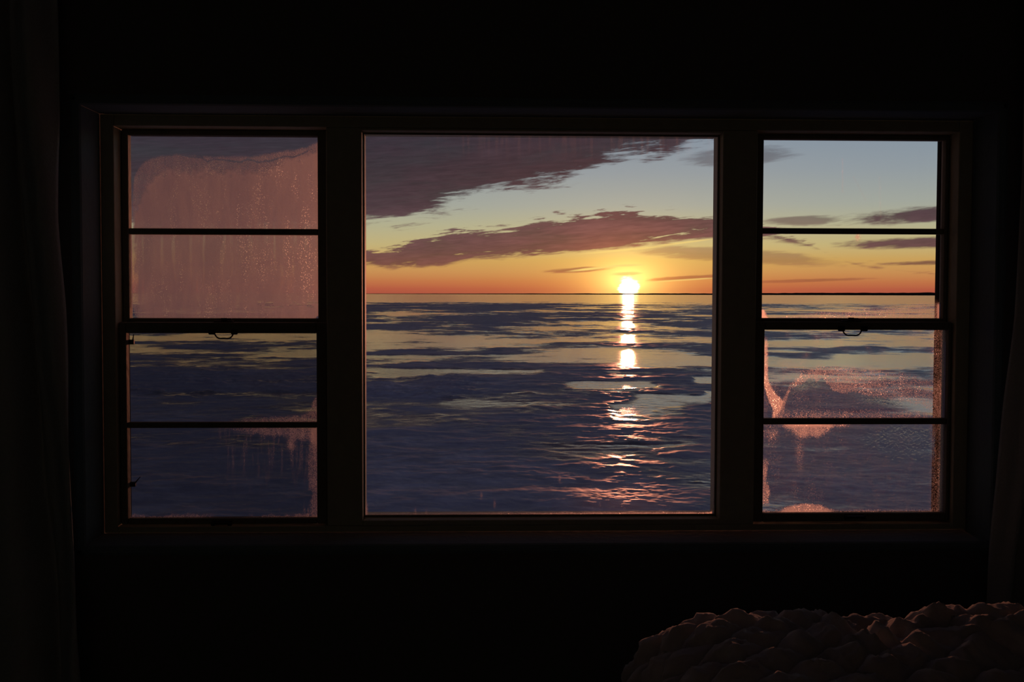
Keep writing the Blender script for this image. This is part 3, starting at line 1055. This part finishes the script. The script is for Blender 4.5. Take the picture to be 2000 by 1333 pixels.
# ------------------------------------------------------------------ curtains
def curtain(name, label, outer_x, edge_px, side, n_pleats, seed):
    """edge_px: pixel outline of the inner edge, from the top down"""
    yc = -0.11
    top, bot = 2.36, ZF + 0.015
    nz, ns = 90, 220
    ez = [(P(px, py, yc)[1], P(px, py, yc)[0]) for px, py in edge_px]
    ez = sorted(ez)
    zz = np.linspace(bot, top, nz)
    ex = np.interp(zz, [e[0] for e in ez], [e[1] for e in ez])
    s = np.linspace(0, 1, ns)
    S, Zg = np.meshgrid(s, zz)
    EX = np.repeat(ex[:, None], ns, 1)
    Xg = outer_x + (EX - outer_x) * S
    drift = 0.25 * (fbm(S * 3 + seed, Zg * 0.8, 3, 0.5, seed) - 0.5)
    ph = 2 * math.pi * n_pleats * (S + drift * 0.35)
    amp = 0.035 + 0.022 * (top - Zg) / (top - bot)
    Yg = yc + amp * np.sin(ph) * (0.7 + 0.6 * fbm(S * 9, Zg * 0.5, 3, 0.5, seed + 3)) + 0.012 * np.sin(2.3 * ph + 1)
    Xg = Xg + 0.012 * np.cos(ph)
    base = np.array([(outer_x + ex[0]) / 2, yc, bot])
    root = empty(name, None, tuple(base))
    tag(root, label, 'curtain')
    V = np.stack([Xg.ravel(), Yg.ravel(), Zg.ravel()], -1) - base
    cl = grid_mesh('panel', V, ns, nz, M_CURTAIN, root)
    so = cl.modifiers.new('thickness', 'SOLIDIFY')
    so.thickness = 0.004
    # rings that carry it on the rod
    for i in range(n_pleats):
        t = (i + 0.5) / n_pleats
        x = outer_x + (ex[-1] - outer_x) * t - base[0]
        bm = bmesh.new()
        pts = [(x, 0.024 * math.cos(a), 2.40 - base[2] + 0.024 * math.sin(a)) for a in np.linspace(0, 2 * math.pi, 17)]
        add_tube(bm, pts, 0.003, 6)
        bm_obj('ring', bm, M_ROD, root, True)
    return root


curtain('curtain', 'long dark curtain hanging in folds left of the window', XL + 0.06,
        [(101, -300), (101, 0), (103, 300), (108, 420), (125, 600), (141, 820), (152, 1000), (158, 1100), (166, 1333), (172, 1600)], -1, 7, 11)
curtain('curtain', 'long dark curtain hanging behind the bed at the right frame edge', 1.98,
        [(1996, -300), (1992, 0), (1986, 300), (1974, 620), (1960, 780), (1943, 950), (1926, 1080), (1916, 1200), (1910, 1600)], 1, 5, 23)
rod = empty('curtain_rod', None, (0, -0.11, 2.40))
tag(rod, 'thin metal curtain rod above the window', 'curtain rod')
tube('bar', [(XL + 0.02, 0, 0), (XR - 0.05, 0, 0)], 0.011, M_ROD, rod, 12)
for x in (XL + 0.3, 0.0, XR - 0.35):
    bm = bmesh.new()
    add_box(bm, x - 0.012, x + 0.012, -0.004, 0.1095, -0.02, -0.008, 0.002)
    add_box(bm, x - 0.02, x + 0.02, 0.104, 0.1095, -0.05, 0.04, 0.002)
    bm_obj('bracket', bm, M_ROD, rod)

# ------------------------------------------------------------------ bed and quilt
BX0, BX1, BY0, BY1 = 0.15, 2.3, -2.45, -1.02
BZ = P(1500, 1206, BY1 - 0.06)[1] - 0.036      # top of the mattress
bed = empty('bed', None, ((BX0 + BX1) / 2, (BY0 + BY1) / 2, ZF))
tag(bed, 'bed in the dark at the lower right, hidden beneath the rumpled quilt', 'bed')
bcx, bcy = (BX0 + BX1) / 2, (BY0 + BY1) / 2
hx, hy = (BX1 - BX0) / 2, (BY1 - BY0) / 2
box('mattress', -hx, hx, -hy, hy, 0.36, BZ - ZF, M_MATTRESS, bed, 0.05)
box('base', -hx, hx, -hy, hy, 0.16, 0.36, M_BEDWOOD, bed, 0.01)
for sx in (-1, 1):
    for sy_ in (-1, 1):
        cx_, cy_ = sx * (hx - 0.07), sy_ * (hy - 0.07)
        bm = bmesh.new()
        add_tube(bm, [(cx_, cy_, 0.0), (cx_, cy_, 0.16)], [0.024, 0.034], 14)
        bm_obj('leg', bm, M_BEDWOOD, bed)


def quilt():
    radx, rady = 0.165, 0.115
    zt = BZ + 0.02
    drop = 0.30

    def profile(length, n, rad):
        """arc parameter -> (offset across, height below the top)"""
        arc = rad * math.pi / 2
        flat = length - 2 * rad
        tot = 2 * (drop + arc) + flat
        s = np.linspace(0, tot, n)
        off, dep = np.zeros(n), np.zeros(n)
        for i, q in enumerate(s):
            if q > tot / 2:
                qq, sg = tot - q, 1
            else:
                qq, sg = q, -1
            if qq < drop:
                o_, d_ = 0.0, rad + drop - qq
            elif qq < drop + arc:
                a = (qq - drop) / rad
                o_, d_ = rad * (1 - math.cos(a)), rad * (1 - math.sin(a))
            else:
                o_, d_ = rad + qq - drop - arc, 0.0
            off[i] = o_ if sg < 0 else length - o_
            dep[i] = d_
        return off, dep

    pad = 0.045
    Lx, Ly = BX1 - BX0 + 2 * pad, BY1 - BY0 + 2 * pad
    nu, nv = 520, 380
    ox, dx = profile(Lx, nu, radx)
    oy, dy = profile(Ly, nv, rady)
    U, W = np.meshgrid(ox, oy)
    DX, DY = np.meshgrid(dx, dy)
    X = BX0 - pad + U
    Y = BY0 - pad + W
    # superelliptic fall-off so the corner is round
    Z = zt - np.maximum.reduce([DX, DY, np.minimum(np.hypot(DX, DY), drop + rady)])
    V = np.stack([X, Y, Z], -1)
    du = np.gradient(V, axis=1)
    dv = np.gradient(V, axis=0)
    nrm = np.cross(du, dv)
    nrm /= np.linalg.norm(nrm, axis=-1, keepdims=True) + 1e-9
    su = np.linspace(0, 2 * (drop + radx * 1.57) + Lx - 2 * radx, nu)
    sv = np.linspace(0, 2 * (drop + rady * 1.57) + Ly - 2 * rady, nv)
    SU, SV = np.meshgrid(su, sv)
    wv = 0.025 * (fbm(SU * 5, SV * 5, 3, 0.5, 41) - 0.5)
    a = (SU + SV + wv * 2) / 0.115
    b = (SU - SV + wv * 2) / 0.115
    puff = (np.abs(np.sin(math.pi * a)) ** 0.55) * (np.abs(np.sin(math.pi * b)) ** 0.55)
    wr = 1 - np.abs(2 * fbm(SU * 24 + SV * 6, SV * 15, 4, 0.55, 42) - 1)
    big = fbm(SU * 4.5, SV * 4.5, 3, 0.5, 44) - 0.5
    wr2 = 1 - np.abs(2 * fbm(SU * 42 - SV * 18, SV * 34 + SU * 9, 4, 0.6, 47) - 1)
    h = 0.022 * puff ** 0.8 + 0.020 * (wr - 0.6) * (0.3 + 0.7 * puff) + 0.009 * (wr2 - 0.6) + 0.012 * big * (0.3 + 0.7 * sstep(nrm[..., 2], 0.3, 0.9))
    # loose folds: gathered creases running towards the near side and a low hump on the right
    fold = np.zeros_like(h)
    for x0, y0, x1, y1, hh, wd in [(0.40, -1.02, 0.47, -1.36, 0.016, 0.013), (0.43, -1.02, 0.52, -1.34, 0.014, 0.011), (0.37, -1.04, 0.43, -1.40, 0.014, 0.014),
                                   (0.55, -1.24, 0.71, -1.06, 0.022, 0.02), (0.62, -1.29, 0.80, -1.12, 0.022, 0.022), (0.56, -1.05, 0.50, -1.2, 0.012, 0.018),
                                   (0.29, -1.08, 0.35, -1.34, 0.011, 0.015)]:
        ex, ey = x1 - x0, y1 - y0
        L = math.hypot(ex, ey)
        t = np.clip(((X - x0) * ex + (Y - y0) * ey) / L ** 2, 0, 1)
        curve = 0.03 * np.sin(t * math.pi)
        dd = np.hypot(X - x0 - t * ex + curve * ey / L, Y - y0 - t * ey - curve * ex / L)
        fold += hh * np.exp(-(dd / wd) ** 2) * np.sin(np.clip(t * 0.9 + 0.08, 0, 1) * math.pi) ** 0.5
    up = sstep(nrm[..., 2], 0.2, 0.9)
    hump = 0.016 * np.exp(-((X - 0.78) / 0.14) ** 2 - ((Y + 1.03) / 0.08) ** 2)
    sag = -0.012 * np.exp(-((X - 0.52) / 0.12) ** 2 - ((Y + 1.12) / 0.1) ** 2) - 0.035 * sstep(X, 0.6, 0.72) * (1 - sstep(Y, -1.32, -1.16))
    V = V + nrm * (h + (fold + hump + sag) * up)[..., None]
    V[..., 2] = np.maximum(V[..., 2], ZF + 0.1)
    base = np.array([bcx, bcy, BZ])
    o = grid_mesh('quilt', V.reshape(-1, 3) - base, nu, nv, M_QUILT)
    o.location = tuple(base)
    tag(o, 'rumpled puffy quilt spread over the bed, faintly lit red by the sunset', 'quilt')


quilt()
